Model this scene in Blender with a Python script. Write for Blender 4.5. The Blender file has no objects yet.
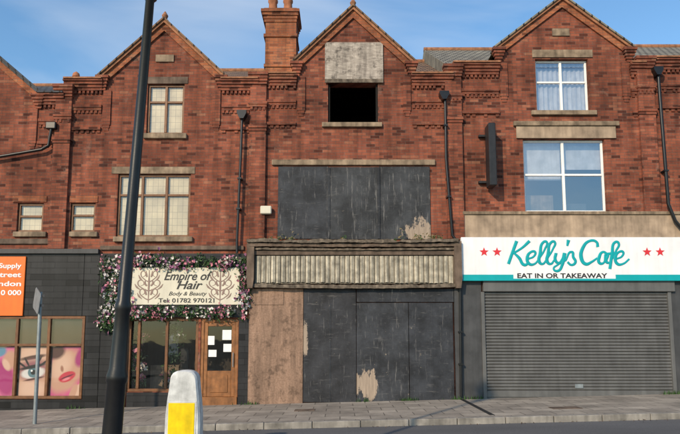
import bpy, bmesh, math, random
from mathutils import Vector, Matrix
random.seed(7)
C=bpy.context; S=C.scene; COL=S.collection
# ---------------- camera model (used to place things at their real size) ----------
F=600.0; TH=math.radians(6.5); CY=-15.0; CZ=1.6; PPY=268.0
ct,st=math.cos(TH),math.sin(TH)
def T(py,Y):
    v=(PPY-py)/F
    return (Y-CY)/(ct-v*st)
def XX(px,py,Y=0.0): return (px-340)/F*T(py,Y)
def ZZ(py,Y=0.0):
    v=(PPY-py)/F
    return CZ+T(py,Y)*(st+v*ct)
def R(r,Y=0.0):
    a,b,c,d=r; m=(b+d)/2
    return XX(a,m,Y),XX(c,m,Y),ZZ(d,Y),ZZ(b,Y)
SL=0.024
# ---------------- node helpers ----------------
def newmat(name):
    m=bpy.data.materials.new(name); m.use_nodes=True
    nt=m.node_tree; b=nt.nodes['Principled BSDF']
    return m,nt,b
def N(nt,t,**k):
    n=nt.nodes.new(t)
    for a,v in k.items(): setattr(n,a,v)
    return n
def math_(nt,op,a,b=None,clamp=False):
    n=nt.nodes.new('ShaderNodeMath'); n.operation=op; n.use_clamp=clamp
    for i,v in enumerate((a,b)):
        if v is None: continue
        if isinstance(v,(int,float)): n.inputs[i].default_value=v
        else: nt.links.new(v,n.inputs[i])
    return n.outputs[0]
def pos(nt): return nt.nodes.new('ShaderNodeNewGeometry').outputs['Position']
def noise(nt,scale,detail=4,vec=None,rough=.55,dist=0):
    n=nt.nodes.new('ShaderNodeTexNoise'); n.inputs['Scale'].default_value=scale
    n.inputs['Detail'].default_value=min(detail,5); n.inputs['Roughness'].default_value=rough
    n.inputs['Distortion'].default_value=dist
    nt.links.new(vec if vec is not None else pos(nt),n.inputs['Vector'])
    return n.outputs['Fac']
def scaled(nt,sx,sy,sz):
    n=nt.nodes.new('ShaderNodeVectorMath'); n.operation='MULTIPLY'
    nt.links.new(pos(nt),n.inputs[0]); n.inputs[1].default_value=(sx,sy,sz); return n.outputs[0]
def mr(nt,v,a,b,c,d):
    n=nt.nodes.new('ShaderNodeMapRange'); nt.links.new(v,n.inputs[0])
    for i,x in enumerate((a,b,c,d)): n.inputs[i+1].default_value=x
    return n.outputs[0]
def mix(nt,f,a,b,bt='MIX'):
    n=nt.nodes.new('ShaderNodeMix'); n.data_type='RGBA'; n.blend_type=bt
    def s(i,v):
        if isinstance(v,(int,float)): n.inputs[i].default_value=v
        elif isinstance(v,tuple): n.inputs[i].default_value=(v[0],v[1],v[2],1)
        else: nt.links.new(v,n.inputs[i])
    s(0,f); s(6,a); s(7,b); return n.outputs[2]
def bump(nt,b,h,st_=.3,d=.01):
    n=nt.nodes.new('ShaderNodeBump'); n.inputs['Strength'].default_value=st_; n.inputs['Distance'].default_value=d
    nt.links.new(h,n.inputs['Height']); nt.links.new(n.outputs[0],b.inputs['Normal'])
def simple(name,col,rough=.7,var=.25,ns=6,metal=0,bmp=.15,streak=True,spec=.4):
    m,nt,b=newmat(name)
    n1=noise(nt,ns,5); f=mr(nt,n1,.3,.7,1-var,1+var*.6)
    vv=N(nt,'ShaderNodeCombineXYZ')
    for i in range(3): nt.links.new(f,vv.inputs[i])
    c=mix(nt,1.0,col,vv.outputs[0],'MULTIPLY')
    if streak:
        n2=noise(nt,1,5,scaled(nt,9,9,.9)); g=mr(nt,n2,.35,.65,1-var*.7,1.05)
        c=mix(nt,1.0,c,g,'MULTIPLY')
    nt.links.new(c,b.inputs['Base Color'])
    b.inputs['Roughness'].default_value=rough; b.inputs['Metallic'].default_value=metal
    b.inputs['Specular IOR Level'].default_value=spec
    if bmp: bump(nt,b,noise(nt,ns*6,4),bmp,.01)
    return m
def brick(name,c1,c2,mo,bw=.225,bh=.075,ms=.010,soot=.45,bm=.5,rough=.9,pale=True):
    m,nt,b=newmat(name)
    s=N(nt,'ShaderNodeSeparateXYZ'); nt.links.new(pos(nt),s.inputs[0])
    u=math_(nt,'ADD',s.outputs[0],s.outputs[1])
    row=math_(nt,'FLOOR',math_(nt,'DIVIDE',s.outputs[2],bh))
    sh=math_(nt,'MULTIPLY',math_(nt,'FLOORED_MODULO',row,2.0),bw*.5)
    col=math_(nt,'FLOOR',math_(nt,'DIVIDE',math_(nt,'ADD',u,sh),bw))
    cc=N(nt,'ShaderNodeCombineXYZ'); nt.links.new(col,cc.inputs[0]); nt.links.new(row,cc.inputs[1])
    wn=N(nt,'ShaderNodeTexWhiteNoise',noise_dimensions='2D'); nt.links.new(cc.outputs[0],wn.inputs['Vector'])
    u2=math_(nt,'ADD',u,sh)
    cb=N(nt,'ShaderNodeCombineXYZ'); nt.links.new(u2,cb.inputs[0]); nt.links.new(s.outputs[2],cb.inputs[1])
    t=N(nt,'ShaderNodeTexBrick',offset=0.0); nt.links.new(cb.outputs[0],t.inputs['Vector'])
    for k,v in (('Color1',(1,1,1,1)),('Color2',(1,1,1,1)),('Mortar',(0,0,0,1))): t.inputs[k].default_value=v
    t.inputs['Scale'].default_value=1; t.inputs['Mortar Size'].default_value=ms*.5; t.inputs['Mortar Smooth'].default_value=.2
    t.inputs['Brick Width'].default_value=bw; t.inputs['Row Height'].default_value=bh
    c=mix(nt,wn.outputs['Value'],c2,c1)
    dk=mr(nt,wn.outputs['Value'],.0,.18,.45,1.0); c=mix(nt,1.0,c,dk,'MULTIPLY')
    if pale: c=mix(nt,mr(nt,wn.outputs['Value'],.93,1.0,0,.4),c,(.36,.21,.13))
    c=mix(nt,t.outputs['Fac'],c,mo)
    n1=noise(nt,.55,5,None,.65); c=mix(nt,1.0,c,mr(nt,n1,.35,.65,1-soot,1.15),'MULTIPLY')
    n2=noise(nt,1,5,scaled(nt,4.2,4.2,.45),.65); c=mix(nt,1.0,c,mr(nt,n2,.35,.6,1-soot*.85,1.08),'MULTIPLY')
    if pale:
        n4=noise(nt,1.6,5,None,.75); c=mix(nt,mr(nt,n4,.58,.74,0,.38),c,(.31,.225,.175))
        n6=noise(nt,2.6,5,scaled(nt,1,1,1.7),.75); c=mix(nt,mr(nt,n6,.54,.70,0,.65),c,(.05,.031,.026))
    nt.links.new(c,b.inputs['Base Color']); b.inputs['Roughness'].default_value=rough
    b.inputs['Specular IOR Level'].default_value=.2
    h=math_(nt,'SUBTRACT',math_(nt,'MULTIPLY',wn.outputs['Value'],.35),t.outputs['Fac'])
    bump(nt,b,h,bm,.010)
    return m
BR=brick('brick_red',(.325,.100,.056),(.185,.058,.038),(.15,.10,.078))
BRD=brick('brick_moulded',(.325,.102,.058),(.20,.062,.040),(.13,.085,.065),soot=.45)
BRL=brick('brick_orange',(.42,.15,.068),(.29,.095,.05),(.20,.13,.09),soot=.38)
TILE=brick('dark_cladding_tile',(.032,.032,.034),(.020,.020,.022),(.010,.010,.010),.60,.15,.008,soot=.3,rough=.4,pale=False)
def roofmat(name,c1,c2):
    m,nt,b=newmat(name)
    t=N(nt,'ShaderNodeTexBrick'); nt.links.new(pos(nt),t.inputs['Vector'])
    t.inputs['Color1'].default_value=(*c1,1); t.inputs['Color2'].default_value=(*c2,1); t.inputs['Mortar'].default_value=(.02,.015,.012,1)
    t.inputs['Scale'].default_value=1; t.inputs['Mortar Size'].default_value=.02
    t.inputs['Brick Width'].default_value=.2; t.inputs['Row Height'].default_value=.22
    c=mix(nt,1.0,t.outputs['Color'],mr(nt,noise(nt,2.5,6),.3,.7,.6,1.2),'MULTIPLY')
    c=mix(nt,mr(nt,noise(nt,5,6),.58,.72,0,.5),c,(.22,.20,.10))
    nt.links.new(c,b.inputs['Base Color']); b.inputs['Roughness'].default_value=.85
    bump(nt,b,math_(nt,'SUBTRACT',1.0,t.outputs['Fac']),.8,.03); return m
ROOF=roofmat('roof_clay_tiles',(.24,.14,.075),(.15,.09,.055))
SLATE=roofmat('roof_slate',(.07,.075,.085),(.045,.05,.06))
CONC=roofmat('roof_concrete_tiles',(.26,.24,.19),(.20,.18,.14))
STONE=simple('sandstone',(.29,.215,.145),.9,.55,4)
STONED=simple('sandstone_sooty',(.15,.108,.08),.9,.5,4)
RENDER=simple('painted_render',(.38,.285,.20),.85,.38,3)
COPING=simple('terracotta_coping',(.34,.155,.08),.85,.4,7)
BLACKP=simple('black_paint',(.012,.012,.013),.35,.3,9,bmp=.05)
DGREY=simple('dark_grey_paint',(.055,.057,.06),.6,.3,3)
SHUT=simple('shutter_grey_powdercoat',(.115,.116,.114),.5,.22,2,bmp=0)
GALV=simple('galvanised_steel',(.30,.33,.34),.45,.2,9,metal=.5,bmp=.05)
UPVC=simple('white_upvc',(.80,.80,.79),.35,.06,4,bmp=0)
WHITE=simple('white_sign_panel',(.76,.77,.78),.4,.06,2,bmp=0)
CREAM=simple('cream_sign_panel',(.64,.60,.48),.5,.1,2,bmp=0)
TURQ=simple('turquoise_lettering',(.0,.33,.36),.4,.08,4,bmp=0,streak=False)
REDP=simple('red_lettering',(.62,.03,.04),.4,.08,4,bmp=0,streak=False)
INK=simple('black_lettering',(.02,.02,.02),.5,.1,4,bmp=0,streak=False)
GREYINK=simple('grey_brown_ornament',(.25,.17,.14),.5,.1,4,bmp=0,streak=False)
ORANGE=simple('orange_sign_panel',(.80,.15,.01),.45,.08,2,bmp=0)
WOODF=simple('stained_wood_frame',(.18,.075,.028),.5,.3,8)
WOODD=simple('oak_door_wood',(.28,.115,.038),.45,.35,8)
DARK=simple('unlit_interior',(.012,.011,.010),.95,.2,3,bmp=0)  # near-black colour paints in the rooms' darkness, even where sun enters
INTER=simple('shop_interior_wall',(.06,.05,.04),.9,.3,2,bmp=0)
ROTW=simple('weathered_timber',(.18,.145,.11),.95,.6,9,bmp=.5)
FASC=simple('dirty_ribbed_plastic',(.50,.45,.35),.7,.55,5,bmp=.1)
CURT=simple('net_curtain',(.62,.63,.65),.9,.2,5,bmp=0)
PAPER=simple('notice_paper',(.8,.8,.78),.8,.05,5,bmp=0)
SOIL=simple('black_iron',(.02,.02,.022),.45,.35,10,bmp=.1)
POT=simple('terracotta_pot',(.40,.16,.08),.85,.3,8)
def boardmat(name,base,patches=(),pale=(.33,.26,.20),wear=.58,chip=.67):
    m,nt,b=newmat(name)
    n1=noise(nt,1.6,5,None,.7); c=mix(nt,mr(nt,n1,.4,.65,0,1),base,tuple(x*2.3 for x in base))
    n2=noise(nt,1,5,scaled(nt,18,18,1.8),.75); c=mix(nt,mr(nt,n2,wear,wear+.12,0,.7),c,(.19,.185,.18))
    n2b=noise(nt,1,5,scaled(nt,2.5,2.5,14),.75); c=mix(nt,mr(nt,n2b,.58,.72,0,.45),c,(.16,.155,.15))
    n3=noise(nt,5,5,None,.85); c=mix(nt,mr(nt,n3,chip,chip+.03,0,.75),c,(.26,.22,.17))
    s=N(nt,'ShaderNodeSeparateXYZ'); nt.links.new(pos(nt),s.inputs[0])
    nn=noise(nt,3.5,5,scaled(nt,1.8,1,.7),.75)
    for (X,Z,rx,rz) in patches:
        a=math_(nt,'ABSOLUTE',math_(nt,'DIVIDE',math_(nt,'SUBTRACT',s.outputs[0],X),rx))
        d=math_(nt,'ABSOLUTE',math_(nt,'DIVIDE',math_(nt,'SUBTRACT',s.outputs[2],Z),rz))
        a2=math_(nt,'MULTIPLY',a,a); d2=math_(nt,'MULTIPLY',d,d)
        e=math_(nt,'ADD',a2,d2)
        e=math_(nt,'ADD',e,math_(nt,'MULTIPLY',math_(nt,'SUBTRACT',nn,.5),7))
        k=mr(nt,e,.8,1.1,1,0)
        wood=mix(nt,noise(nt,1,5,scaled(nt,22,1,2),.6),tuple(x*.45 for x in pale),tuple(min(1,x*1.5) for x in pale))
        c=mix(nt,k,c,wood)
    nt.links.new(c,b.inputs['Base Color']); b.inputs['Roughness'].default_value=.72
    b.inputs['Specular IOR Level'].default_value=.25
    bump(nt,b,noise(nt,12,5,None,.7),.5,.01); return m
def plymat(name,c1,c2,stretch=(2,2,9),blot=.7):
    m,nt,b=newmat(name)
    n=noise(nt,2,5,scaled(nt,*stretch),.75); c=mix(nt,mr(nt,n,.35,.65,0,1),c1,c2)
    n2=noise(nt,5,5,None,.7); c=mix(nt,mr(nt,n2,.52,.66,0,blot),c,tuple(x*.4 for x in c1))
    n5=noise(nt,1,5,scaled(nt,8,8,.8),.7); c=mix(nt,1.0,c,mr(nt,n5,.35,.65,.6,1.1),'MULTIPLY')
    nt.links.new(c,b.inputs['Base Color']); b.inputs['Roughness'].default_value=.9; bump(nt,b,n2,.4,.01); return m
CHIP=plymat('chipboard_sheet',(.22,.135,.09),(.34,.22,.155),(12,12,12))
PALEPLY=plymat('bleached_plywood',(.27,.23,.195),(.50,.44,.375),(2,2,12),.9)
def glassmat(name,tint=(.02,.025,.03),refl=.35,trans=.5):
    m,nt,b=newmat(name)
    b.inputs['Base Color'].default_value=(*tint,1); b.inputs['Roughness'].default_value=.5
    g=N(nt,'ShaderNodeBsdfGlossy'); g.inputs['Roughness'].default_value=.015; g.inputs['Color'].default_value=(.9,.95,1,1)
    tr=N(nt,'ShaderNodeBsdfTransparent'); tr.inputs[0].default_value=(.92,.93,.92,1)
    bump_=N(nt,'ShaderNodeBump'); bump_.inputs['Strength'].default_value=.08; bump_.inputs['Distance'].default_value=.03
    nt.links.new(noise(nt,1.4,2),bump_.inputs['Height']); nt.links.new(bump_.outputs[0],g.inputs['Normal'])
    m1=N(nt,'ShaderNodeMixShader'); m1.inputs[0].default_value=trans
    nt.links.new(b.outputs[0],m1.inputs[1]); nt.links.new(tr.outputs[0],m1.inputs[2])
    m2=N(nt,'ShaderNodeMixShader'); lw=N(nt,'ShaderNodeLayerWeight'); lw.inputs[0].default_value=.15
    f=math_(nt,'ADD',math_(nt,'MULTIPLY',lw.outputs['Facing'],.5),refl,True); nt.links.new(f,m2.inputs[0])
    nt.links.new(m1.outputs[0],m2.inputs[1]); nt.links.new(g.outputs[0],m2.inputs[2])
    nt.links.new(m2.outputs[0],nt.nodes['Material Output'].inputs[0]); return m
GLASS=glassmat('window_glass',refl=.28,trans=.92)
GLASSC=glassmat('clear_shop_glass',refl=.05,trans=.97)
def leadmat():
    m,nt,b=newmat('leaded_cream_blind')
    s=N(nt,'ShaderNodeSeparateXYZ'); nt.links.new(pos(nt),s.inputs[0])
    cb=N(nt,'ShaderNodeCombineXYZ'); nt.links.new(s.outputs[0],cb.inputs[0]); nt.links.new(s.outputs[2],cb.inputs[1])
    t=N(nt,'ShaderNodeTexBrick',offset=0.0); nt.links.new(cb.outputs[0],t.inputs['Vector'])
    t.inputs['Color1'].default_value=(.68,.56,.36,1); t.inputs['Color2'].default_value=(.60,.49,.32,1); t.inputs['Mortar'].default_value=(.36,.29,.19,1)
    t.inputs['Scale'].default_value=1; t.inputs['Mortar Size'].default_value=.005; t.inputs['Brick Width'].default_value=.13; t.inputs['Row Height'].default_value=.17
    c=mix(nt,1.0,t.outputs['Color'],mr(nt,noise(nt,2,4),.3,.7,.7,1.1),'MULTIPLY')
    nt.links.new(c,b.inputs['Base Color']); b.inputs['Roughness'].default_value=.5; return m
LEAD=leadmat()
# ---------------- object helpers ----------------
def empty(name,loc=(0,0,0)):
    e=bpy.data.objects.new(name,None); e.location=loc; e.empty_display_size=.3; COL.objects.link(e); return e
def par(o,p):
    if p is not None:
        o.parent=p; o.matrix_parent_inverse=Matrix.Translation(-Vector(p.location))
    return o
def mkobj(name,bm,mats,parent,smooth=False):
    me=bpy.data.meshes.new(name); bmesh.ops.recalc_face_normals(bm,faces=bm.faces[:]); bm.to_mesh(me); bm.free()
    for m in (mats if isinstance(mats,(list,tuple)) else [mats]): me.materials.append(m)
    if smooth:
        for p in me.polygons: p.use_smooth=True
    o=bpy.data.objects.new(name,me); COL.objects.link(o); return par(o,parent)
def addbox(bm,x0,x1,y0,y1,z0,z1,mi=0):
    v=[bm.verts.new(p) for p in ((x0,y0,z0),(x1,y0,z0),(x1,y1,z0),(x0,y1,z0),(x0,y0,z1),(x1,y0,z1),(x1,y1,z1),(x0,y1,z1))]
    for f in ((0,1,5,4),(1,2,6,5),(2,3,7,6),(3,0,4,7),(4,5,6,7),(3,2,1,0)):
        fc=bm.faces.new([v[i] for i in f]); fc.material_index=mi
def bev(o,w,seg=1):
    m=o.modifiers.new('b','BEVEL'); m.width=w; m.segments=seg; m.limit_method='ANGLE'; return o
def box(name,x0,x1,y0,y1,z0,z1,m,parent,b=0):
    bm=bmesh.new(); addbox(bm,x0,x1,y0,y1,z0,z1); o=mkobj(name,bm,m,parent)
    if b: bev(o,b)
    return o
def pane(name,x0,x1,y,z0,z1,m,parent):
    bm=bmesh.new(); bm.faces.new([bm.verts.new(p) for p in ((x0,y,z0),(x1,y,z0),(x1,y,z1),(x0,y,z1))]); return mkobj(name,bm,m,parent)
def rb(name,r,yf,yb,m,parent,b=0):
    x0,x1,z0,z1=R(r,min(yf,0) if yf<-.5 else 0); return box(name,x0,x1,yf,yb,z0,z1,m,parent,b)
def prism(name,pts,y0,y1,m,parent):
    bm=bmesh.new(); a=[bm.verts.new((x,y0,z)) for x,z in pts]; b=[bm.verts.new((x,y1,z)) for x,z in pts]
    bm.faces.new(a); bm.faces.new(b[::-1]); n=len(a)
    for i in range(n): bm.faces.new([a[i],a[(i+1)%n],b[(i+1)%n],b[i]])
    return mkobj(name,bm,m,parent)
def tube(name,pts,r,m,parent,res=4):
    cu=bpy.data.curves.new(name,'CURVE'); cu.dimensions='3D'; cu.bevel_depth=r; cu.bevel_resolution=res; cu.use_fill_caps=True
    s=cu.splines.new('POLY'); s.points.add(len(pts)-1)
    for p,q in zip(s.points,pts): p.co=(*q,1)
    cu.materials.append(m); o=bpy.data.objects.new(name,cu); COL.objects.link(o); return par(o,parent)
def lathe(name,prof,m,parent,base=(0,0,0),axis=(0,0,1),n=24,smooth=True):
    bm=bmesh.new(); q=Vector((0,0,1)).rotation_difference(Vector(axis)); rings=[]
    for r,h in prof:
        rings.append([bm.verts.new(Vector(base)+q@Vector((r*math.cos(2*math.pi*i/n),r*math.sin(2*math.pi*i/n),h))) for i in range(n)])
    for a,b in zip(rings,rings[1:]):
        for i in range(n): bm.faces.new([a[i],a[(i+1)%n],b[(i+1)%n],b[i]])
    bm.faces.new(rings[0]); bm.faces.new(rings[-1]); o=mkobj(name,bm,m,parent,smooth)
    if smooth: 
        e=o.modifiers.new('e','EDGE_SPLIT'); e.split_angle=math.radians(40)
    return o
def text(name,body,px,py,wpx,size,Y,m,parent,shear=0,bold=0,hpx=None):
    cu=bpy.data.curves.new(name,'FONT'); cu.body=body; cu.size=size; cu.align_x='CENTER'; cu.extrude=.003; cu.shear=shear; cu.offset=bold
    cu.materials.append(m); o=bpy.data.objects.new(name,cu); COL.objects.link(o)
    C.view_layer.update(); w=o.dimensions.x
    sx=(wpx/F*T(py,Y))/max(w,1e-4); o.scale=(sx,1,1)
    o.rotation_euler=(math.pi/2,0,0); o.location=(XX(px,py,Y),Y,ZZ(py,Y)); return par(o,parent)
def strokes(name,lst,depth,Y,m,parent,flat=.2):
    cu=bpy.data.curves.new(name,'CURVE'); cu.dimensions='3D'; cu.bevel_depth=depth; cu.bevel_resolution=2; cu.resolution_u=6; cu.use_fill_caps=True
    for pts in lst:
        s=cu.splines.new('BEZIER'); s.bezier_points.add(len(pts)-1)
        for i,(p,q) in enumerate(zip(s.bezier_points,pts)):
            p.co=(XX(q[0],252,Y),0,ZZ(q[1],Y)); p.handle_left_type='AUTO'; p.handle_right_type='AUTO'
            p.radius=q[2] if len(q)>2 else 1
    cu.materials.append(m); o=bpy.data.objects.new(name,cu); COL.objects.link(o); o.scale=(1,flat,1); o.location=(0,Y,0); return par(o,parent)
# ---------------- buildings ----------------
def grid_wall(name,xs,zs,solid,y0,y1,m,parent):
    xs=sorted(set(round(x,4) for x in xs)); zs=sorted(set(round(z,4) for z in zs))
    bm=bmesh.new(); vd={}
    def V(x,z):
        if (x,z) not in vd: vd[(x,z)]=bm.verts.new((x,y0,z))
        return vd[(x,z)]
    for i in range(len(xs)-1):
        for j in range(len(zs)-1):
            if solid((xs[i]+xs[i+1])/2,(zs[j]+zs[j+1])/2):
                bm.faces.new([V(xs[i],zs[j]),V(xs[i+1],zs[j]),V(xs[i+1],zs[j+1]),V(xs[i],zs[j+1])])
    r=bmesh.ops.extrude_face_region(bm,geom=bm.faces[:])
    for v in [g for g in r['geom'] if isinstance(g,bmesh.types.BMVert)]: v.co.y=y1
    return mkobj(name,bm,m,parent)
def bandset(name,xa,xb,lst,m,parent):
    bm=bmesh.new()
    for i,(z0,z1,p) in enumerate(lst): addbox(bm,xa-p*.3,xb+p*.3,-p-.001*i,.02,z0,z1)
    return mkobj(name,bm,m,parent)
def dentils(bm,xa,xb,z0,z1,p,step=.1125):
    n=max(1,int(round((xb-xa)/step))); st_=(xb-xa)/n
    for i in range(n):
        if random.random()<.04: continue
        addbox(bm,xa+i*st_+st_*.22,xa+i*st_+st_*.78,-p+random.uniform(-.004,.004),.015,z0,z1)
Bk=.075
def house(name,pl,pr,wing,gable,holes,ridge,roof,brickm=BR,verge=COPING,wl=True,wr=True,endl=None,endr=None):
    xl=XX(pl,200) if endl is None else endl; xr=XX(pr,200) if endr is None else endr
    gl,gr,gx,gp,gs=gable
    gX0,gX1,pX,zp,zs=XX(gl,gs),XX(gr,gs),XX(gx,gp),ZZ(gp),ZZ(gs); zw=ZZ(wing)
    e=empty(name,((xl+xr)/2,0,0))
    H=[R(h) for h in holes]
    xs=[xl,xr,gX0,gX1]; zz=[-.6,zw,zs]
    for h in H: xs+=[min(max(h[0],xl),xr),min(max(h[1],xl),xr)]; zz+=[h[2],h[3]]
    def solid(x,z):
        if not (xl<x<xr): return False
        if z>zw and not (gX0<x<gX1): return False
        return not any(h[0]<x<h[1] and h[2]<z<h[3] for h in H)
    grid_wall('front_wall',xs,zz,solid,0,.3,brickm,e)
    prism('gable_wall',[(gX0,zs),(gX1,zs),(pX,zp)],.001,.299,brickm,e)
    bm=bmesh.new(); addbox(bm,xl+.002,xr-.002,9.7,10,-.6,zw); addbox(bm,xl+.001,xl+.2,.3,9.7,-.6,zw); addbox(bm,xr-.2,xr-.001,.3,9.7,-.6,zw)
    mkobj('side_and_back_walls',bm,brickm,e)
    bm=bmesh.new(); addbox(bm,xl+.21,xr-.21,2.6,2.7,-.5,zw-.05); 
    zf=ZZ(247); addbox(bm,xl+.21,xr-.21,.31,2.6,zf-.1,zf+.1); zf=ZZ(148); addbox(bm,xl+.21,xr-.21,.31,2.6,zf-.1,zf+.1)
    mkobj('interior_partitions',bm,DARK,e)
    zr=ZZ(ridge,5.0)
    bm=bmesh.new()
    a=[bm.verts.new(p) for p in ((xl,.12,zw+.04),(xr,.12,zw+.04),(xr,5,zr),(xl,5,zr),(xr,10.2,zw),(xl,10.2,zw))]
    bm.faces.new([a[0],a[1],a[2],a[3]]); bm.faces.new([a[3],a[2],a[4],a[5]])
    bm.faces.new([a[0],a[3],a[5]]); bm.faces.new([a[1],a[4],a[2]])
    mkobj('main_roof',bm,roof,e)
    tube('ridge_tiles',[(xl,5,zr),(xr,5,zr)],.10,COPING,e,2)
    bm=bmesh.new()
    L=math.hypot(pX-gX0,zp-zs)
    for sx,x0 in ((-1,gX0),(1,gX1)):
        dx=(x0-pX); dz=zs-zp; l=math.hypot(dx,dz); ux,uz=dx/l,dz/l
        nx=abs(uz)*(-1 if dx<0 else 1); nz=abs(ux)
        off=.05
        p0=(pX,zp+off/abs(ux)); p1=(x0+ux*.12+nx*off,zs+uz*.12+nz*off)
        q=[bm.verts.new(p) for p in ((p0[0],.1,p0[1]),(p1[0],.1,p1[1]),(p1[0],3.2,p1[1]),(p0[0],3.2,p0[1]))]
        bm.faces.new(q)
        for k,(o0,o1,yy,mm,nm) in enumerate(((-.15,.0,-.05,BRL,'verge_brick_course'),(.0,.06,-.11,verge,'verge_coping'),(.06,.10,-.15,roof,'verge_tiles'))):
            def pt(t,o): return (pX+dx*t+nx*o, zp+dz*t+nz*o)
            top0=(pX,zp+o0/abs(ux)); top1=(pX,zp+o1/abs(ux))
            ex=1.0 if k==0 else 1.05
            prism(nm,[top0,pt(ex,o0),pt(ex,o1),top1],yy+(.0005*sx),.25-.001*k,mm,e)
    mkobj('gable_roof',bm,roof,e)
    zt=zp+.10/abs((gX0-pX)/L)
    lathe('gable_finial',[(.09,0),(.10,.05),(.05,.08),(.07,.14),(.085,.18),(.05,.24),(.015,.30)],COPING,e,(pX,-.02,zt-.1),n=10)
    for s,x in ((-1,gX0),(1,gX1)):
        bm=bmesh.new()
        for k in range(5):
            w=.34-.05*k; p=.16-.028*k; z1=zs-.0-k*Bk
            addbox(bm,x-w/2,x+w/2,-p-.0007*k,.01,z1-Bk,z1)
        mkobj('kneeler',bm,BRD,e)
        bm=bmesh.new(); xa,xb=(x+.02,x+.22) if s<0 else (x-.22,x-.02)
        zt2=zs-5*Bk; addbox(bm,xa,xb,-.04,.01,zt2-.85,zt2)
        for k in range(3): addbox(bm,xa+.02*k,xb-.02*k,-.036+.010*k,.01,zt2-.85-Bk*(k+1),zt2-.85-Bk*k-.0005)
        mkobj('corbelled_strip',bm,BRD,e)
    for (a,b,on) in ((xl,gX0-.0,wl),(gX1,xr,wr)):
        if not on or b-a<.15: continue
        bandset('parapet_courses',a+.03,b-.03,[(zw,zw+.05,.17),(zw-Bk,zw-.001,.13),(zw-2*Bk,zw-Bk-.001,.09),(zw-3*Bk,zw-2*Bk-.001,.06),
            (zw-9*Bk,zw-8*Bk,.055),(zw-10*Bk,zw-9*Bk-.001,.03),(zw-17*Bk,zw-16*Bk,.05)],BRD,e)
        bm=bmesh.new(); dentils(bm,a,b,zw-4*Bk,zw-3*Bk-.001,.05); dentils(bm,a,b,zw-11*Bk,zw-10*Bk-.001,.028); dentils(bm,a,b,zw-18*Bk,zw-17*Bk-.001,.028,.15)
        mkobj('dentil_courses',bm,BRD,e)
        box('parapet_tile_cap',a,b,-.20,.2,zw+.051,zw+.09,verge,e)
    return e,dict(xl=xl,xr=xr,zw=zw,zs=zs,gX0=gX0,gX1=gX1)
def pilaster(parent,px,topy,boty,w=.42,p=.09,cap=True):
    x=XX(px,200); z1=ZZ(topy); z0=ZZ(boty)
    bm=bmesh.new(); addbox(bm,x-w/2,x+w/2,-p,.01,z0,z1)
    for k in range(4):
        addbox(bm,x-w/2-.05+.012*k,x+w/2+.05-.012*k,-p-.12+.028*k,.009,z1-Bk*(k+1)+.14,z1-Bk*k+.139)
    for zc in (z1-.62,z1-1.25):
        addbox(bm,x-w/2-.03,x+w/2+.03,-p-.045,.008,zc-Bk,zc); addbox(bm,x-w/2-.015,x+w/2+.015,-p-.022,.007,zc-2*Bk,zc-Bk-.001)
    dent=bmesh.new()
    mkobj('party_pilaster',bm,BRD,parent)
    dentils(dent,x-w/2,x+w/2,z1-.62-3*Bk,z1-.62-2*Bk-.001,p+.02)
    mkobj('pilaster_dentils',dent,BRD,parent)
def window(parent,r,fm,nx=2,tr=None,fw=.055,back=None,glass=None,yset=.10):
    if glass is None: glass=GLASSC if back is LEAD else GLASS
    if back is LEAD: yset=.05
    x0,x1,z0,z1=R(r); g=.004
    x0+=g;x1-=g;z0+=g;z1-=g
    bm=bmesh.new(); y0,y1=yset,yset+.06
    addbox(bm,x0,x1,y0,y1,z0,z0+fw); addbox(bm,x0,x1,y0,y1,z1-fw,z1)
    addbox(bm,x0,x0+fw,y0,y1,z0+fw,z1-fw); addbox(bm,x1-fw,x1,y0,y1,z0+fw,z1-fw)
    for i in range(1,nx):
        x=x0+(x1-x0)*i/nx; addbox(bm,x-fw*.6,x+fw*.6,y0-.004,y1,z0+fw,z1-fw)
    if tr:
        z=z1-(z1-z0)*tr
        for i in range(nx):
            a=x0+(x1-x0)*i/nx+(fw if i==0 else fw*.6); b=x0+(x1-x0)*(i+1)/nx-(fw if i==nx-1 else fw*.6)
            addbox(bm,a,b,y0-.002,y1,z-fw*.5,z+fw*.5)
    bev(mkobj('window_frame',bm,fm,parent),.006)
    pane('window_pane',x0+fw*.5,x1-fw*.5,y0+.03,z0+fw*.5,z1-fw*.5,glass,parent)
    if back is CURT:
        # hanging folds, parted slightly in the middle
        bm=bmesh.new(); n=60; mid=(x0+x1)/2; prev=None
        for i in range(n+1):
            x=x0+.01+(x1-x0-.02)*i/n; y=y1+.05+.018*math.sin(i*1.15)+.008*math.sin(i*2.9)
            cur=[bm.verts.new((x,y,z0+.01)),bm.verts.new((x,y,z1-.01))]
            if prev: bm.faces.new([prev[0],cur[0],cur[1],prev[1]])
            prev=cur
        mkobj('window_curtain',bm,CURT,parent)
    elif back: box('window_blind',x0+.01,x1-.01,y1+.003,y1+.012,z0+.01,z1-.01,back,parent)

# ============ A ============
hA,iA=house('beauty_shop_building',-140,60,97,(-128,40,-38,28,95),[(-120,203,-95,232),(17,203,43,232),(-60,316,84,399)],86,SLATE,verge=SLATE,endl=-13.0)
# ============ B ============
hB,iB=house('hair_salon_building',60,257,83,(104,222,165,24,77),[(147,84,184,134),(117,174,190,237),(70,203,95,232),(127,318,198,392),(200,319,238,408),(-60,316,84,399)],71,ROOF)
# ============ C ============
hC,iC=house('derelict_shop_building',257,455,78,(297,411,353,11,63),[(328,83,378,123)],62,ROOF)
# ============ D ============
hD,iD=house('cafe_building',455,651,67,(498,628,561,1,49),[(536,59,589,111),(524,139,606,212)],50,CONC)
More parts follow.
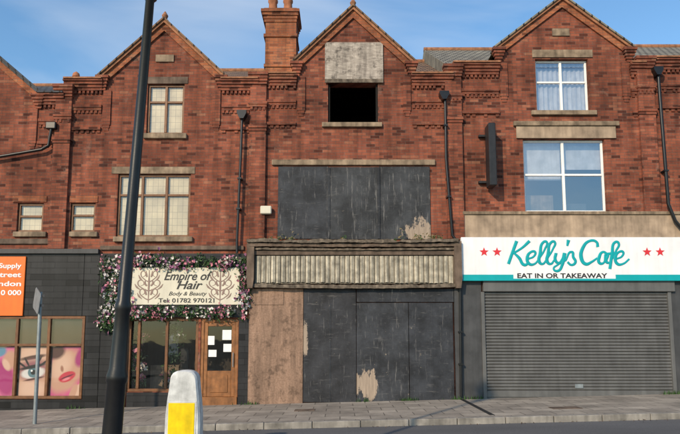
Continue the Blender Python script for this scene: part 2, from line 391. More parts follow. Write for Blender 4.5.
# ============ E ============
hE,iE=house('brick_shop_building',651,850,62,(695,825,758,-4,45),[(733,55,786,107),(715,139,800,212)],47,CONC,endr=13.0)
for h,p,t,b in ((hB,60,92,249),(hC,257,80,243),(hD,455,72,240),(hE,651,64,212)): pilaster(h,p,t,b)

# --- A details
window(hA,(17,203,43,232),WOODF,1,.45,back=LEAD); window(hA,(-120,203,-95,232),WOODF,1,.45,back=LEAD)
rb('window_sill',(14,232,47,237),-.07,.09,STONE,hA,.01); rb('window_lintel',(13,196,47,202),-.02,.01,BRL,hA)
rb('stone_string_course',(-150,239,49,244),-.05,.01,STONED,hA)
def clad(parent,r,y=-.05): return rb('tile_cladding',r,y,.005,TILE,parent)
clad(hA,(-160,254,84,315.8)); clad(hA,(84.5,316,99.5,412)); clad(hA,(-160,316,-61,412)); clad(hA,(-60,399.5,84,414),-.049); clad(hB,(84.5,254,99.5,315.8))
rb('fascia_capping',(-160,249.5,100,254),-.12,.005,DGREY,hA)
def shopwin(parent,r,mull,fm,tr=None,fw=.07,y=.02):
    x0,x1,z0,z1=R(r); bm=bmesh.new(); x0+=.003;x1-=.003;z0+=.003;z1-=.003
    addbox(bm,x0,x1,y,y+.08,z0,z0+fw); addbox(bm,x0,x1,y,y+.08,z1-fw,z1)
    addbox(bm,x0,x0+fw,y,y+.08,z0+fw,z1-fw); addbox(bm,x1-fw,x1,y,y+.08,z0+fw,z1-fw)
    for m_ in mull:
        x=XX(m_,(r[1]+r[3])/2); addbox(bm,x-fw/2,x+fw/2,y-.004,y+.08,z0+fw,z1-fw)
    if tr is not None:
        z=ZZ(tr); addbox(bm,x0+fw,x1-fw,y-.002,y+.077,z-.03,z+.03)
    bev(mkobj('shop_window_frame',bm,fm,parent),.006)
    pane('shop_window_pane',x0+fw*.5,x1-fw*.5,y+.04,z0+fw*.5,z1-fw*.5,GLASSC,parent)
shopwin(hA,(-60,316,84,399),[-20,16,48],WOODF,tr=345,y=-.03)
rb('window_display_backing',(-60,316,84,346),.06,.07,INTER,hA)
# posters are flat prints: smooth tonal artwork made of soft ellipses in the poster's own plane
def printmat(name,bg,blobs):
    m,nt,b=newmat(name); s=N(nt,'ShaderNodeSeparateXYZ'); nt.links.new(pos(nt),s.inputs[0])
    c=mix(nt,noise(nt,1.5,2),tuple(x*.8 for x in bg),tuple(min(1,x*1.15) for x in bg))
    wob=math_(nt,'MULTIPLY',math_(nt,'SUBTRACT',noise(nt,7,3),.5),.35)
    for (px,py,a,bb,ang,soft,col) in blobs:
        X=XX(px,py);Z=ZZ(py);A=a/39.;B_=bb/39.;ca,sa=math.cos(math.radians(ang)),math.sin(math.radians(ang))
        dx=math_(nt,'SUBTRACT',s.outputs[0],X); dz=math_(nt,'SUBTRACT',s.outputs[2],Z)
        u=math_(nt,'DIVIDE',math_(nt,'ADD',math_(nt,'MULTIPLY',dx,ca),math_(nt,'MULTIPLY',dz,sa)),A)
        v=math_(nt,'DIVIDE',math_(nt,'SUBTRACT',math_(nt,'MULTIPLY',dz,ca),math_(nt,'MULTIPLY',dx,sa)),B_)
        d=math_(nt,'ADD',math_(nt,'ADD',math_(nt,'MULTIPLY',u,u),math_(nt,'MULTIPLY',v,v)),wob)
        c=mix(nt,mr(nt,d,1-soft,1+soft,1,0),c,col)
    nt.links.new(c,b.inputs['Base Color']); b.inputs['Roughness'].default_value=.4; return m
sk=(.60,.33,.23); skl=(.74,.48,.36); skd=(.38,.17,.11)
PA=printmat('beauty_poster_print',(.70,.16,.33),[(3,378,9,17,15,.3,(.42,.03,.18)),(9,360,7,9,0,.4,sk),(-4,351,9,6,0,.3,(.12,.28,.42)),(5,365,3,6,30,.5,skl)])
PB=printmat('eye_poster_print',sk,[(32,354,18,8,5,.7,skl),(30,389,16,9,0,.8,skl),(32,357.5,13,2.0,10,.5,(.10,.045,.03)),(32,370,14,9.5,8,.6,(.33,.12,.14)),(32,373,11.5,5.4,8,.25,(.75,.70,.68)),(32,372.5,5.2,5.2,0,.15,(.10,.20,.24)),(32,372.5,2.4,2.4,0,.15,(.01,.01,.01)),(30.5,371,1,1,0,.2,(.9,.9,.9)),(31,367,13,1.7,12,.5,(.02,.015,.015)),(21,365,5,1.0,-35,.5,(.02,.015,.015)),(26,362.5,5,1.0,-60,.5,(.02,.015,.015)),(38,361,5,1.0,60,.5,(.02,.015,.015)),(43,363,5,1.0,38,.5,(.02,.015,.015)),(33,379,10,1.0,12,.5,(.12,.05,.04))])
PC=printmat('lips_poster_print',(.66,.10,.26),[(64,371,16,22,-25,.3,sk),(60,366,9,13,-25,.8,skl),(55,352,9,7,20,.4,(.10,.04,.03)),(66,377,8.5,4.6,22,.2,(.58,.03,.06)),(66,377,7,.8,22,.5,(.12,.0,.02)),(65,379.5,4,1.2,22,.6,(.80,.25,.28)),(77,391,10,4,55,.3,skl),(72,393,9,3,70,.3,sk),(81,357,6,10,-20,.4,(.40,.03,.18)),(61,369,1.5,3,10,.6,skd)])
for r,m in (((-58,347,-22,397),PA),((-18,347,14,397),PA),((18,347,46,397),PB),((50,347,82,397),PC)): rb('poster_sheet',r,.056,.059,m,hA)
sgn=empty('advertising_sign',(XX(0,285),-.08,ZZ(285)))
rb('sign_panel',(-45,257,26,316),-.09,-.052,ORANGE,sgn,.006)
for i,(t,y) in enumerate((('Hair Salon Supply',268),('84 Mall Street',277),('New London',286),('(01782) 810 000',295))):
    text('sign_lettering',t,-9,y,60,.17,-.094,WHITE,sgn,bold=.004)
tube('rainwater_pipe',[(XX(-30,160),-.13,ZZ(163)),(XX(3,158),-.13,ZZ(158)),(XX(44,152),-.13,ZZ(151)),(XX(51,148),-.13,ZZ(147)),(XX(54,130),-.13,ZZ(128))],.04,BLACKP,hA)
rb('rainwater_hopper',(49,124,59,131),-.2,-.002,BLACKP,hA,.02)
# --- B details
window(hB,(147,84,184,134),WOODF,2,.35,back=LEAD); window(hB,(117,174,190,237),WOODF,3,.33,back=LEAD); window(hB,(70,203,95,232),WOODF,1,.42,back=LEAD)
rb('window_sill',(144,134,187,139),-.08,.09,STONE,hB,.01); rb('window_sill',(114,237,193,242),-.08,.09,STONE,hB,.01); rb('window_sill',(70,232,98,237),-.07,.09,STONE,hB,.01)
rb('window_lintel',(143,77,188,83.7),-.02,.01,STONED,hB); rb('window_lintel',(112,167,195,173.7),-.02,.01,STONE,hB); rb('window_lintel',(70,196,98,202.5),-.02,.01,BRL,hB)
rb('stone_string_course',(101,246,244,250),-.06,.01,STONED,hB)
rb('date_plaque',(156,55,174,62),-.03,.01,STONE,hB)
clad(hB,(100,254,246,317.5),-.053); clad(hB,(100,318,126.5,412),-.053); clad(hB,(238.5,319,249,412),-.053); clad(hB,(127,392.5,199,414),-.054)
shopwin(hB,(127,318,198,392),[138,166],WOODF)
box('shop_back_wall',XX(127,350),XX(240,350),1.6,1.65,-.3,ZZ(300),INTER,hB)
d0,d1,dz0,dz1=R((200,319,238,402)); bm=bmesh.new(); d0+=.003;d1-=.003;dz1-=.003
addbox(bm,d0,d0+.08,.02,.1,dz0,dz1); addbox(bm,d1-.08,d1,.02,.1,dz0,dz1); addbox(bm,d0+.08,d1-.08,.02,.1,dz1-.08,dz1)
addbox(bm,d0+.08,d0+.17,.04,.09,dz0+.12,dz1-.08); addbox(bm,d1-.17,d1-.08,.04,.09,dz0+.12,dz1-.08)
addbox(bm,d0+.17,d1-.17,.04,.09,dz1-.18,dz1-.08); addbox(bm,d0+.17,d1-.17,.045,.085,dz0+.12,dz0+.75); addbox(bm,d0+.25,d1-.25,.03,.046,dz0+.22,dz0+.65)
addbox(bm,d0,d1,-.05,.3,dz0-.3,dz0+.12)
bev(mkobj('front_door',bm,WOODD,hB),.008)
pane('door_pane',d0+.17,d1-.17,.06,dz0+.75,dz1-.18,GLASSC,hB)
for (r) in ((207,336,214,345),(208,350,216,357),(222,330,231,340),(223,344,231,352)): rb('door_notice',r,.052,.055,PAPER,hB)
lathe('door_handle',[(.012,0),(.012,.35)],GALV,hB,(d1-.12,-.0,dz0+.85),n=8)
box('salon_counter',XX(140,380),XX(170,380),.8,1.2,-.2,.85,STONE,hB); box('salon_mirror',XX(150,350),XX(162,350),1.5,1.55,1,2,CURT,hB); box('salon_chair_back',XX(172,370),XX(182,370),.7,.8,.5,1.3,INK,hB,.03)
LEAFG=simple('leaf_green',(.05,.11,.03),.6,.4,8,bmp=0); LEAFD=simple('leaf_dark_green',(.02,.05,.02),.6,.4,8,bmp=0); FLP=simple('flower_pink',(.60,.22,.28),.7,.3,9,bmp=0); FLW=simple('flower_white',(.70,.64,.60),.7,.2,9,bmp=0); FLM=simple('flower_mauve',(.30,.12,.22),.7,.2,9,bmp=0)
def leafmass(name,boxes,n,parent,mats,wts,s=.05,ylo=-.22,yhi=-.06):
    bm=bmesh.new(); areas=[(b[2]-b[0])*(b[3]-b[1]) for b in boxes]
    clumps=[]
    for _ in range(max(3,n//14)):
        b=random.choices(boxes,areas)[0]; clumps.append((random.uniform(b[0],b[2]),random.uniform(b[1],b[3]),random.choices(range(len(mats)),wts)[0],random.uniform(.6,1.5)))
    for _ in range(n):
        cx,cy,mi,k=random.choice(clumps)
        if random.random()<.45: mi=random.choice((0,1))
        px=cx+random.gauss(0,2.6*k); py=cy+random.gauss(0,2.4*k); Y=random.uniform(ylo,yhi)
        o=Vector((XX(px,290),Y,ZZ(py)))
        a=random.uniform(0,6.28); q=Matrix.Rotation(random.uniform(-1,1),3,'X')@Matrix.Rotation(random.uniform(-1,1),3,'Z')@Matrix.Rotation(a,3,'Y')
        l=s*random.uniform(.6,1.3); w=l*(.42 if mi<2 else .8)
        vs=[bm.verts.new(o+q@Vector(p)) for p in ((-l,0,0),(-l*.2,-.01,-w),(l,0,0),(-l*.2,-.01,w))]
        f=bm.faces.new(vs); f.material_index=mi
    return mkobj(name,bm,mats,parent)
FM=[LEAFG,LEAFD,FLP,FLW,FLM]
leafmass('flower_garland',[(106,259,248,267),(104,262,128,322),(242,262,251,318),(110,308,236,317),(104,318,118,330)],5600,None,FM,(3,2.5,2.4,2.8,1.6),.045)
leafmass('interior_plants',[(128,330,142,386),(167,325,176,388)],900,hB,[LEAFG,LEAFD,FLP,FLW],(4,3,1,1.2),.06,.12,.4)
sB=empty('hair_salon_sign',(XX(187,287),-.1,ZZ(287)))
rb('sign_panel',(132,268,240,305),-.09,-.055,CREAM,sB,.005)
text('sign_lettering','Empire of',186,280,48,.30,-.094,INK,sB,shear=.35,bold=.004)
text('sign_lettering','Hair',188,289,26,.30,-.094,INK,sB,shear=.35,bold=.004)
text('sign_lettering','Body & Beauty',187,295.5,38,.14,-.094,INK,sB,shear=.35)
text('sign_lettering','Tel: 01782 970121',187,302.5,56,.15,-.094,INK,sB,bold=.002)
orn=[]
for cx in (150,221):
    for s in (-1,1):
        for k in range(3):
            y=276+k*9; w=(.75,1,.8)[k]
            orn.append([(cx,y+6,1),(cx+s*5*w,y+4,.8),(cx+s*11*w,y-2,1),(cx+s*8*w,y-5,.8),(cx+s*5*w,y-1,.6),(cx+s*8*w,y+1,.4)])
            orn.append([(cx+s*2,y+1,1.4),(cx+s*4*w,y-2,1.8),(cx+s*3,y-5,.6)])
            orn.append([(cx+s*8*w,y+5,.5),(cx+s*12*w,y+2,1.5),(cx+s*14*w,y-1,.5)])
    orn.append([(cx,270,.6),(cx,285,1.8),(cx,303,.5)])
strokes('damask_ornament',orn,.015,-.092,GREYINK,sB,.15)
def pipe(parent,pts,hop,r=.038):
    tube('rainwater_pipe',[(XX(x,y),-.15,ZZ(y)) for x,y in pts],r,BLACKP,parent)
    bm=bmesh.new()
    for (x,y),(x2,y2) in zip(pts,pts[1:]):
        if abs(y2-y)>60:
            n=int(abs(y2-y)/45)
            for k in range(1,n+1):
                yy=y+(y2-y)*k/(n+1); xx=x+(x2-x)*k/(n+1); X=XX(xx,yy);Z=ZZ(yy); addbox(bm,X-.055,X+.055,-.2,-.002,Z-.02,Z+.02)
    mkobj('pipe_brackets',bm,BLACKP,parent)
    if hop:
        x,y=hop; X=XX(x,y);Z=ZZ(y)
        prism('rainwater_hopper',[(X-.12,Z+.10),(X+.12,Z+.10),(X+.12,Z+.02),(X+.05,Z-.12),(X-.05,Z-.12),(X-.12,Z+.02)],-.25,-.03,BLACKP,parent)
pipe(hB,[(243,118),(242,150),(238,240),(238,254)],(243,117),.033)
rb('alarm_box',(261,207,272,215),-.16,-.05,CREAM,hC,.02)
# --- C details
rb('window_sill',(322,123,382,127.5),-.08,.1,STONE,hC,.01)
rb('window_board',(325,43,383,82),-.045,-.004,PALEPLY,hC)
rb('board_batten',(325,80,383,83.5),-.07,-.046,ROTW,hC)
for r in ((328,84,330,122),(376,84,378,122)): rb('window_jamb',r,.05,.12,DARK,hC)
rb('stone_lintel',(272,160,435,165.5),-.06,.01,STONE,hC,.008)
MB1=boardmat('black_board_a',(.022,.024,.028)); MB2=boardmat('black_board_b',(.025,.027,.03),wear=.55)
MB3=boardmat('black_board_c',(.024,.026,.029),[(XX(420,232),ZZ(233),.36,.30)],wear=.56)
rb('black_window_board',(278,167,328.5,239),-.035,.005,MB1,hC,.004); rb('black_window_board',(329,167.5,378,239.5),-.042,.006,MB2,hC,.004); rb('black_window_board',(379,167,430,239.5),-.033,.004,MB3,hC,.004)
for x in (328.7,378.5): rb('board_batten',(x-1.2,168,x+1.2,239),-.062,-.043,MB1,hC)
def ragged(name,r,yf,yb,m,parent,amp=.025,n=110):
    x0,x1,z0,z1=R(r); bm=bmesh.new(); prev=None; a=b=c=0; sag=random.uniform(.01,.03)
    for i in range(n+1):
        t=i/n; x=x0+(x1-x0)*t
        a=a*.7+random.uniform(-amp,amp)*.4; b=b*.6+random.uniform(-amp,amp)*.6; c=c*.7+random.uniform(-amp,amp)*.5
        if random.random()<.06: b-=amp*1.3
        s=-sag*math.sin(math.pi*t)
        cur=[bm.verts.new(p) for p in ((x,yf+c,z0+a+s),(x,yf+c*.7,z1+b+s),(x,yb,z1+b+s),(x,yb,z0+a+s))]
        if prev:
            for k in range(4): bm.faces.new([prev[k],cur[k],cur[(k+1)%4],prev[(k+1)%4]])
        else: bm.faces.new(cur)
        prev=cur
    bm.faces.new(prev); return mkobj(name,bm,m,parent)
ragged('decayed_cornice',(249,241,456,244),-.36,-.0,ROTW,hC,.022)
ragged('cornice_bed_mould',(251,244.7,455,248),-.30,.0,STONED,hC,.014)
ragged('cornice_batten',(251,249,455,251),-.26,.0,ROTW,hC,.010)
leafmass('cornice_weeds',[(262,239,300,241),(340,239,352,241),(395,239,440,241)],260,hC,[LEAFG,simple('dry_stalk',(.22,.17,.08),.8,.3,8,bmp=0)],(1,2),.035,-.34,-.1)
rb('fascia_soffit_board',(252,251.8,454,256),-.215,.0,STONED,hC)
rb('fascia_backing',(255,256.2,453,284),-.14,.0,DGREY,hC)
FB=simple('fascia_slat_backing',(.20,.17,.13),.8,.4,6); 
x0,x1,z0,z1=R((257,257,452,284)); bm=bmesh.new(); n=40; w=(x1-x0)/n
for i in range(n):
    a=x0+i*w; j=random.uniform(-.008,.008); lo=random.uniform(0,.03)
    addbox(bm,a+w*.08,a+w*.88,-.185+j,-.16,z0+lo,z1); addbox(bm,a+w*.25,a+w*.6,-.205+j,-.186+j,z0+lo+.005,z1-.004)
mkobj('ribbed_fascia',bm,FASC,hC)
rb('fascia_backing',(256,256.6,452.5,284.3),-.159,-.141,FB,hC)
ragged('fascia_bottom_rail',(253,284.5,454,288),-.24,.0,ROTW,hC,.012)
for px in (252,456):
    x=XX(px,265); prism('console_bracket',[(x-.09,ZZ(243)),(x+.09,ZZ(243)),(x+.09,ZZ(280)),(x+.06,ZZ(289)),(x-.06,ZZ(289)),(x-.09,ZZ(280))],-.30,-.0,STONED,hC)
rb('chipboard_sheet',(249,289,303,404),-.085,.0,CHIP,hC); rb('chipboard_sheet',(251,289,284,305),-.10,-.086,CHIP,hC)
G1=boardmat('black_hoarding_a',(.02,.021,.024),[(XX(305,392),ZZ(340),.07,.4)],wear=.60)
G2=boardmat('black_hoarding_b',(.022,.024,.028),[(XX(366,380),ZZ(384),.26,.36)],wear=.57)
G3=boardmat('black_hoarding_c',(.019,.021,.025),wear=.60)
rb('black_hoarding',(303.5,289,356,402),-.075,.0,G1,hC,.004); rb('black_hoarding',(356.5,303,408.5,402),-.066,.0,G2,hC,.004); rb('black_hoarding',(409,303,453,402),-.078,.0,G3,hC,.004)
rb('black_hoarding',(356.5,289,453,302.3),-.092,.0,G3,hC,.004)
for x in (330,432): rb('hoarding_batten',(x-.8,304,x+.8,400),-.084,-.07,G3,hC)
pipe(hC,[(444,95),(445,160),(451,236),(459,246),(459,300),(460,396)],(443,98),.033)
rb('dark_party_pier',(454.5,289,462,404),-.10,.0,DGREY,hC)
ch=empty('brick_chimney',(XX(280,50,1),1,ZZ(60,1)))
bm=bmesh.new()
def cb(r,extra):
    x0,x1,z0,z1=R(r,.7); addbox(bm,x0-extra,x1+extra,.7-extra,1.5+extra,z0,z1)
cb((265,22,296,100),0); cb((265,10,296,13),.10); cb((265,13.1,296,16),.07); cb((265,16.1,296,19),.04); cb((265,19.1,296,22),.02); cb((265,34,296,37),.035); cb((265,64,296,67),.03); cb((265,8,296,10),.02)
mkobj('chimney_stack',bm,BRL,ch)
for px in (273,288): lathe('chimney_pot',[(.15,0),(.13,.1),(.115,.38),(.14,.42),(.14,.47),(.11,.48)],POT,ch,(XX(px,8,1.1),1.1,ZZ(8,.7)-.02),n=16)
lathe('ridge_finial',[(.09,0),(.07,.12),(.03,.16),(.10,.24),(.08,.33),(.02,.38)],POT,hB,(XX(74,84),.1,ZZ(84)),n=12)
# --- D details
window(hD,(536,59,589,111),UPVC,2,.42,.05,back=CURT); 
window(hD,(524,139,606,212),UPVC,2,.48,.055)
x0,x1,z0,z1=R((524,139,606,212)); box('pale_reflection_panel',x0+.05,(x0+x1)/2,.3,.31,z0+(z1-z0)*.47,z1,CURT,hD); box('pale_reflection_panel',(x0+x1)/2+.05,x1,.3,.31,z0+(z1-z0)*.62,z1,CURT,hD)  # pale panels behind the glass imitate the bright reflection in the upper panes
box('stored_boxes',x0+.2,x0+.9,.5,.8,z0-.3,z0+.55,STONE,hD); box('stored_boxes',x1-.8,x1-.3,.6,.9,z0-.3,z0+.35,DGREY,hD)
rb('window_sill',(531,111,596,115.5),-.08,.09,STONE,hD,.01); rb('stone_lintel',(532,50,592,57.5),-.03,.01,STONE,hD); rb('date_plaque',(552,29,569,36),-.03,.01,STONE,hD)
rb('stone_lintel',(513,122,618,126.5),-.09,.01,STONE,hD,.008); rb('rendered_lintel',(516,126.6,615,138.5),-.05,.01,RENDER,hD)
rb('rendered_band',(463,214,690,238),-.06,.01,RENDER,hD); rb('rendered_band_cap',(462,212,690,215),-.10,.009,STONE,hD,.006)
bs=empty('projecting_sign',(XX(488,160),-.4,ZZ(160)))
rb('sign_box',(484.5,129,491.5,190),-.50,-.10,SOIL,bs,.02)
for y in (137,183): rb('bracket_arm',(478,y-1,495,y+1),-.11,.0,SOIL,bs)
rb('painted_pier',(462,281,482,404),-.06,.0,DGREY,hD); rb('painted_pier',(672,281,706,404),-.06,.0,DGREY,hD)
rb('shutter_housing',(482,281,672,292),-.14,.0,SHUT,hD,.01)
a,b,z0,z1=R((484,292,670,395)); bm=bmesh.new(); h=.078; z=z1; 
z0=-.2
while z>z0:
    zz0=z-h; j=random.uniform(-.003,.003)
    prof=[(-.024,z-.004),(-.050+j,z-.018),(-.055+j,z-h*.5),(-.050+j,zz0+.012),(-.024,zz0+.004),(-.012,zz0)]
    for (y1,q1),(y2,q2) in zip(prof,prof[1:]):
        bm.faces.new([bm.verts.new(p) for p in ((a,y1,q1),(b,y1,q1),(b,y2,q2),(a,y2,q2))])
    bm.faces.new([bm.verts.new(p) for p in ((a,-.012,z),(b,-.012,z),(b,-.024,z-.004),(a,-.024,z-.004))])
    z-=h
sh=mkobj('roller_shutter',bm,SHUT,hD)
for r in ((481.5,292.2,485,404),(669,292.2,672.5,404)): rb('shutter_guide_rail',r,-.10,.0,SHUT,hD,.006)
rb('shutter_bottom_rail',(485.2,391,668.8,397),-.07,-.0,SHUT,hD,.006)
rb('shutter_lock',(574,384,582,388),-.075,-.04,GALV,hD)
sD=empty('cafe_sign',(XX(570,260),-.2,ZZ(260)))
rb('sign_panel',(460,238.5,700,280),-.20,-.03,WHITE,sD,.006); YS=-.204
for r in ((461,275.5,511,280),(612,275.5,699,280)): rb('turquoise_stripe',r,YS-.003,-.199,TURQ,sD)
rb('sign_bottom_trim',(460,279.5,700,281.5),-.215,-.03,TURQ,sD)
L=[[(517,241,1.3),(513,251,1.2),(508,264,1.2)],[(530,241,1.2),(522,248,.9),(512,254,.8)],[(514,253,.8),(519,258,1.2),(524,265,1.2),(529,262,.7)],
[(528,259,.7),(534,256,.8),(535,252,1),(531,252,.9),(527,258,1.3),(529,264,1.2),(534,264,.8),(538,260,.7)],
[(538,260,.7),(545,249,.8),(547,242,1),(544,242,1),(540,254,1.3),(539,262,1.3),(542,264,.9),(546,260,.7)],
[(546,260,.7),(553,249,.8),(555,242,1),(552,242,1),(548,254,1.3),(547,262,1.3),(550,264,.9),(554,260,.7)],
[(556,253,1.2),(555,260,1.2),(558,263,1),(562,259,.9),(564,253,1)],[(565,253,1.2),(562,264,1.2),(557,271,1),(553,269,.8),(557,265,.7),(566,260,.7)],
[(569,240,1.4),(567.5,246,.8)],[(565,261,.7),(572,252,1),(573,257,1.1),(575,262,1.1),(571,265,.9),(567,262,.9)],
[(598,247,1.2),(597,242,1),(590,241,1),(583,248,1.3),(581,258,1.5),(585,264,1.3),(591,262,.9),(597,258,.7)],
[(607,254,1),(603,252,.9),(599,257,1.3),(599,263,1.2),(603,263,.8),(607,254,1),(606,262,1.2),(610,263,.7)],
[(610,262,.7),(616,251,.8),(619,243,1),(616,242,1),(612,254,1.3),(609,269,1.2)],[(606,254,1),(617,253,1)],
[(616,259,.7),(622,256,.8),(623,252,1),(619,252,.9),(615,258,1.3),(617,264,1.2),(622,264,.8),(629,259,.7)]]
strokes('script_lettering',L,.033,YS,TURQ,sD,.12)
text('sign_lettering','EAT IN OR TAKEAWAY',562,278,90,.165,YS,INK,sD,bold=.004)
bm=bmesh.new()
for sx,sy in ((484,252),(497,252),(647,252),(660,252)):
    X=XX(sx,sy,-.2);Z=ZZ(sy,-.2); vs=[]
    for i in range(10):
        r_=.12 if i%2==0 else .05; t=math.pi/2+i*math.pi/5; vs.append(bm.verts.new((X+r_*math.cos(t),YS-.003,Z+r_*math.sin(t))))
    bm.faces.new(vs)
mkobj('red_stars',bm,REDP,sD)
pipe(hE,[(655,72),(656,90),(660,140),(665,205),(672,222),(682,234)],(654,74),.040)
# --- E details
window(hE,(733,55,786,107),UPVC,2,.4,back=CURT); window(hE,(715,139,800,212),UPVC,2,.5,back=CURT)
rb('window_sill',(712,212,803,216),-.08,.09,STONE,hE); rb('shop_fascia',(706,238,900,280),-.15,.0,DGREY,hE); rb('shop_front_shutter',(706,282,900,404),-.06,.0,SHUT,hE)
# ---------------- ground ----------------
def asphalt():
    m,nt,b=newmat('asphalt')
    c=mix(nt,mr(nt,noise(nt,60,4),.3,.7,0,1),(.06,.062,.066),(.12,.12,.125))
    c=mix(nt,1.0,c,mr(nt,noise(nt,.5,5,scaled(nt,.5,1.6,1)),.3,.7,.78,1.2),'MULTIPLY')
    nt.links.new(c,b.inputs['Base Color']); b.inputs['Roughness'].default_value=.85; bump(nt,b,noise(nt,90,3),.4,.006); return m
def paving():
    m,nt,b=newmat('paving_slabs')
    t=N(nt,'ShaderNodeTexBrick'); nt.links.new(pos(nt),t.inputs['Vector'])
    t.inputs['Color1'].default_value=(.34,.30,.25,1); t.inputs['Color2'].default_value=(.24,.21,.175,1); t.inputs['Mortar'].default_value=(.10,.085,.07,1)
    t.inputs['Scale'].default_value=1; t.inputs['Mortar Size'].default_value=.010; t.inputs['Brick Width'].default_value=.6; t.inputs['Row Height'].default_value=.45
    c=mix(nt,1.0,t.outputs['Color'],mr(nt,noise(nt,1.2,7,None,.7),.3,.7,.6,1.25),'MULTIPLY')
    c=mix(nt,mr(nt,noise(nt,14,3),.68,.72,0,.5),c,(.06,.055,.05))
    nt.links.new(c,b.inputs['Base Color']); b.inputs['Roughness'].default_value=.85
    bump(nt,b,math_(nt,'SUBTRACT',noise(nt,20,4),t.outputs['Fac']),.4,.01); return m
ASP=asphalt(); PAV=paving(); KERB=simple('granite_kerb',(.27,.25,.22),.85,.4,4); GND=simple('earth_ground',(.10,.09,.07),.95,.3,1)
def sheet(name,x0,x1,y0,y1,h,m,thick=None):
    bm=bmesh.new()
    if thick is None:
        bm.faces.new([bm.verts.new(p) for p in ((x0,y0,SL*x0+h),(x1,y0,SL*x1+h),(x1,y1,SL*x1+h),(x0,y1,SL*x0+h))])
    else:
        addbox(bm,x0,x1,y0,y1,-thick,0)
        for v in bm.verts: v.co.z+=SL*v.co.x+h
    return mkobj(name,bm,m,None)
KY=-3.25; RH=-.11
sheet('ground',-400,400,-400,400,RH-.012,GND)
sheet('road',-120,120,-13.2,KY-.1,RH-.004,ASP)
sheet('pavement',-120,120,KY,.2,.0,PAV,.14)
sheet('pavement',-120,120,-17.5,-13.3,.0,PAV,.14)
bm=bmesh.new(); x=-60
while x<60:
    l=.915; j=random.uniform(-.006,.006); addbox(bm,x+.006,x+l-.006,KY-.15+j,KY-.003,-.2,.004+abs(j)*.6); x+=l
for v in bm.verts: v.co.z+=SL*v.co.x
bev(mkobj('kerb',bm,KERB,None),.014,2)
bm=bmesh.new(); x=-60
while x<60: addbox(bm,x+.005,x+.91,-13.297,-13.15,-.2,.004); x+=.915
for v in bm.verts: v.co.z+=SL*v.co.x
bev(mkobj('kerb',bm,KERB,None),.012)
bm=bmesh.new(); X=XX(461,398)
for k in range(11): addbox(bm,X-.05,X+.05,-.15-k*.265-.25,-.15-k*.265,SL*X-.02,SL*X+.006)
mkobj('drainage_channel',bm,SOIL,None)
for (mx,my,w,d) in ((-1.0,-1.7,.45,.35),(4.4,-2.4,.6,.35),(-5.2,-1.4,.3,.3)):
    bm=bmesh.new(); addbox(bm,mx,mx+w,my,my+d,-.02,.008)
    for v in bm.verts: v.co.z+=SL*v.co.x
    mkobj('inspection_cover',bm,STONED,None)
# weeds and grit along the foot of the walls and in the gutter
bm=bmesh.new()
for _ in range(420):
    if random.random()<.6: x=random.choice((-6.5,-3.7,-2.2,.6,2.9,3.3,8.1,1.6))+random.gauss(0,.14); y=-.10-abs(random.gauss(0,.03)); zb_=SL*x; hh=random.uniform(.03,.12); mi=0
    else: x=random.uniform(-9,9); y=KY-.16-abs(random.gauss(0,.08)); zb_=SL*x+RH; hh=random.uniform(.005,.03); mi=1
    a=random.uniform(0,3.14); w_=random.uniform(.008,.02); dx,dy=w_*math.cos(a),w_*math.sin(a); lx=random.uniform(-.03,.03)
    f=bm.faces.new([bm.verts.new(p) for p in ((x-dx,y-dy,zb_),(x+dx,y+dy,zb_),(x+lx,y-abs(lx),zb_+hh))]); f.material_index=mi
mkobj('grass_weeds',bm,[LEAFG,STONED],None)
# ---------------- street furniture ----------------
YL=-9.0
p1=Vector((XX(112,434,YL),YL,ZZ(434,YL))); p2=Vector((XX(150,0,YL),YL,ZZ(0,YL))); dr=(p2-p1).normalized()
t=(SL*p1.x+RH-p1.z)/dr.z; base=p1+dr*t
lp=empty('street_lamp',base)
prof=[(.15,0),(.15,.10),(.115,.16),(.11,.3),(.10,.35),(.090,1.3),(.102,1.33),(.102,1.38),(.083,1.45),(.075,1.8),(.070,2.0),(.079,2.03),(.079,2.08),(.065,2.12),(.056,3.0),(.053,3.6),(.045,5.3),(.07,5.33),(.07,5.4),(.05,5.45)]
lathe('lamp_column',prof,BLACKP,lp,base,dr)
tp=base+dr*5.4
lathe('lamp_lantern',[(.06,0),(.12,.1),(.17,.45),(.24,.5),(.22,.56),(.10,.72),(.03,.85)],BLACKP,lp,tp,dr,n=8)
YP=-2.7; b0=Vector((XX(35,418,YP),YP,0)); b0.z=SL*b0.x; b1=Vector((XX(41,292,YP),YP,ZZ(292,YP)))
ts=empty('traffic_sign',b0); tube('sign_post',[b0,b1],.038,GALV,ts)
bm=bmesh.new(); q=Matrix.Rotation(math.radians(-50),3,'Z')@Matrix.Rotation(math.radians(22),3,'Y')
cc=Vector((XX(38.5,300,YP),YP-.06,ZZ(301,YP)))
outl=[(-.20,-.22),(.20,-.22),(.24,-.17),(.24,.17),(.20,.22),(-.20,.22),(-.24,.17),(-.24,-.17)]
fa=[bm.verts.new(cc+q@Vector((x,-.006,z))) for x,z in outl]; fb=[bm.verts.new(cc+q@Vector((x,.006,z))) for x,z in outl]
bm.faces.new(fa); bm.faces.new(fb[::-1])
for i in range(8): bm.faces.new([fa[i],fa[(i+1)%8],fb[(i+1)%8],fb[i]])
mkobj('sign_plate',bm,GALV,ts)
bm=bmesh.new(); addbox(bm,b1.x-.05,b1.x+.05,YP-.05,YP+.05,b1.z-.3,b1.z-.25); addbox(bm,b1.x-.05,b1.x+.05,YP-.05,YP+.05,b1.z-.1,b1.z-.05); mkobj('sign_clips',bm,GALV,ts)
YB=-5.9; bX=XX(184,430,YB); gz=SL*bX+RH
bm=bmesh.new(); n=24
pts=[]
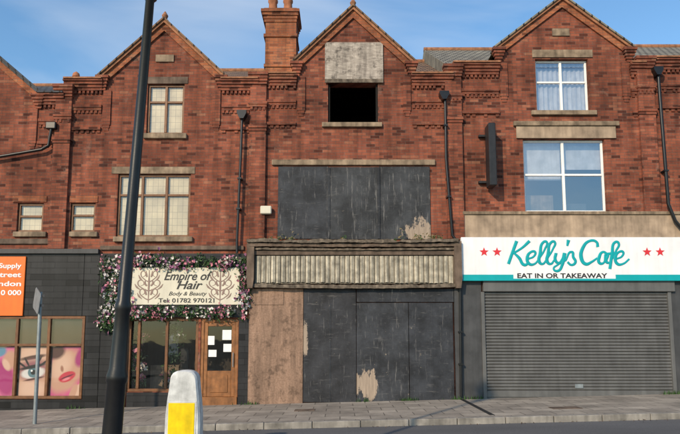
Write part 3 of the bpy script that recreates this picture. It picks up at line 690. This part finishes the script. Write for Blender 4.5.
for i in range(n):
    a=2*math.pi*i/n; pts.append((bX-.0+(1.1*math.copysign(abs(math.cos(a))**.6,math.cos(a))),YB-.25+.5*math.copysign(abs(math.sin(a))**.6,math.sin(a))))
v0=[bm.verts.new((x,y,SL*x+RH-.05)) for x,y in pts]; v1=[bm.verts.new((x,y,SL*x+RH+.09)) for x,y in pts]
bm.faces.new(v1)
for i in range(n): bm.faces.new([v0[i],v0[(i+1)%n],v1[(i+1)%n],v1[i]])
bev(mkobj('traffic_island',bm,KERB,None),.02,2)
BWH=simple('bollard_white_plastic',(.62,.63,.62),.4,.28,9,bmp=.03); YEL=simple('reflective_yellow',(.82,.58,.0),.35,.2,7,bmp=0)
bo=empty('traffic_bollard',(bX,YB,gz)); zt=ZZ(370,YB); zb=gz+.09; H=zt-zb
w0=.262
def bodypts():
    prof=[(w0,0),(w0,.10),(w0*.97,.45*H),(w0*.90,.62*H),(w0*.80,.80*H),(w0*.76,.88*H)]
    r=w0*.76; top=[]
    for i in range(1,8):
        a=math.pi/2*i/8; top.append((r*math.cos(a)**.7,.88*H+.12*H*math.sin(a)))
    return prof+top+[(0,H)]
rp=bodypts(); outline=[(x,z) for x,z in rp]+[(-x,z) for x,z in rp[-2::-1]]
bm=bmesh.new()
def ring(y,s): return [bm.verts.new((bX+x*s,YB+y,zb+z*(1 if s==1 else (.985)))) for x,z in outline]
rs=[ring(-.13,.90),ring(-.10,1),ring(.10,1),ring(.13,.9)]
bm.faces.new(rs[0]); bm.faces.new(rs[-1][::-1])
for a,b in zip(rs,rs[1:]):
    for i in range(len(a)): bm.faces.new([a[i],a[(i+1)%len(a)],b[(i+1)%len(a)],b[i]])
body=mkobj('bollard_shell',bm,BWH,bo,True); body.modifiers.new('e','EDGE_SPLIT').split_angle=math.radians(35)
zz=ZZ(402,YB)
box('yellow_panel',bX-.205,bX+.185,YB-.145,YB-.128,zb+.08,zz,YEL,bo,.03)
bev(box('panel_rim',bX-.225,bX+.205,YB-.138,YB-.126,zb+.06,zz+.02,BWH,bo),.02,2)
box('bollard_base',bX-.30,bX+.30,YB-.18,YB+.18,zb-.004,zb+.06,SOIL,bo,.02)
# ---------------- sky, sun, camera ----------------
sun_dir=Vector((-.62,-1.0,.62)).normalized()
el=math.asin(sun_dir.z); az=math.atan2(sun_dir.x,sun_dir.y)
w=bpy.data.worlds.new('World'); S.world=w; w.use_nodes=True; nt=w.node_tree
bg=nt.nodes['Background']; sky=N(nt,'ShaderNodeTexSky',sky_type='NISHITA'); sky.sun_disc=False; sky.sun_elevation=el; sky.sun_rotation=az
sky.air_density=1.3; sky.dust_density=.5; sky.ozone_density=3.0
tc=N(nt,'ShaderNodeTexCoord'); vm=N(nt,'ShaderNodeVectorMath'); vm.operation='MULTIPLY'; vm.inputs[1].default_value=(1.3,1.3,4.5); nt.links.new(tc.outputs['Generated'],vm.inputs[0])
cn=noise(nt,1.3,9,vm.outputs[0],.5,.4)
c=mix(nt,1.0,sky.outputs[0],(.92,1.16,1.28),'MULTIPLY')
c=mix(nt,mr(nt,cn,.45,.78,.0,.45),c,(6.8,7.0,7.2))
nt.links.new(c,bg.inputs[0]); bg.inputs[1].default_value=.15
sl=bpy.data.lights.new('sun','SUN'); sl.energy=4.1; sl.angle=math.radians(1.0); sl.color=(1,.80,.57)
so=bpy.data.objects.new('sun',sl); COL.objects.link(so); so.rotation_euler=(-sun_dir).to_track_quat('-Z','Y').to_euler(); so.location=(-10,-20,20)
cam=bpy.data.cameras.new('camera'); co=bpy.data.objects.new('camera',cam); COL.objects.link(co)
cam.sensor_width=36; cam.lens=F/680*36; cam.shift_y=(PPY-217)/680; cam.clip_end=2000
co.location=(0,CY,CZ); co.rotation_euler=(math.pi/2+TH,0,0); S.camera=co
S.view_settings.view_transform='Standard'; S.view_settings.look='None'; S.view_settings.exposure=0
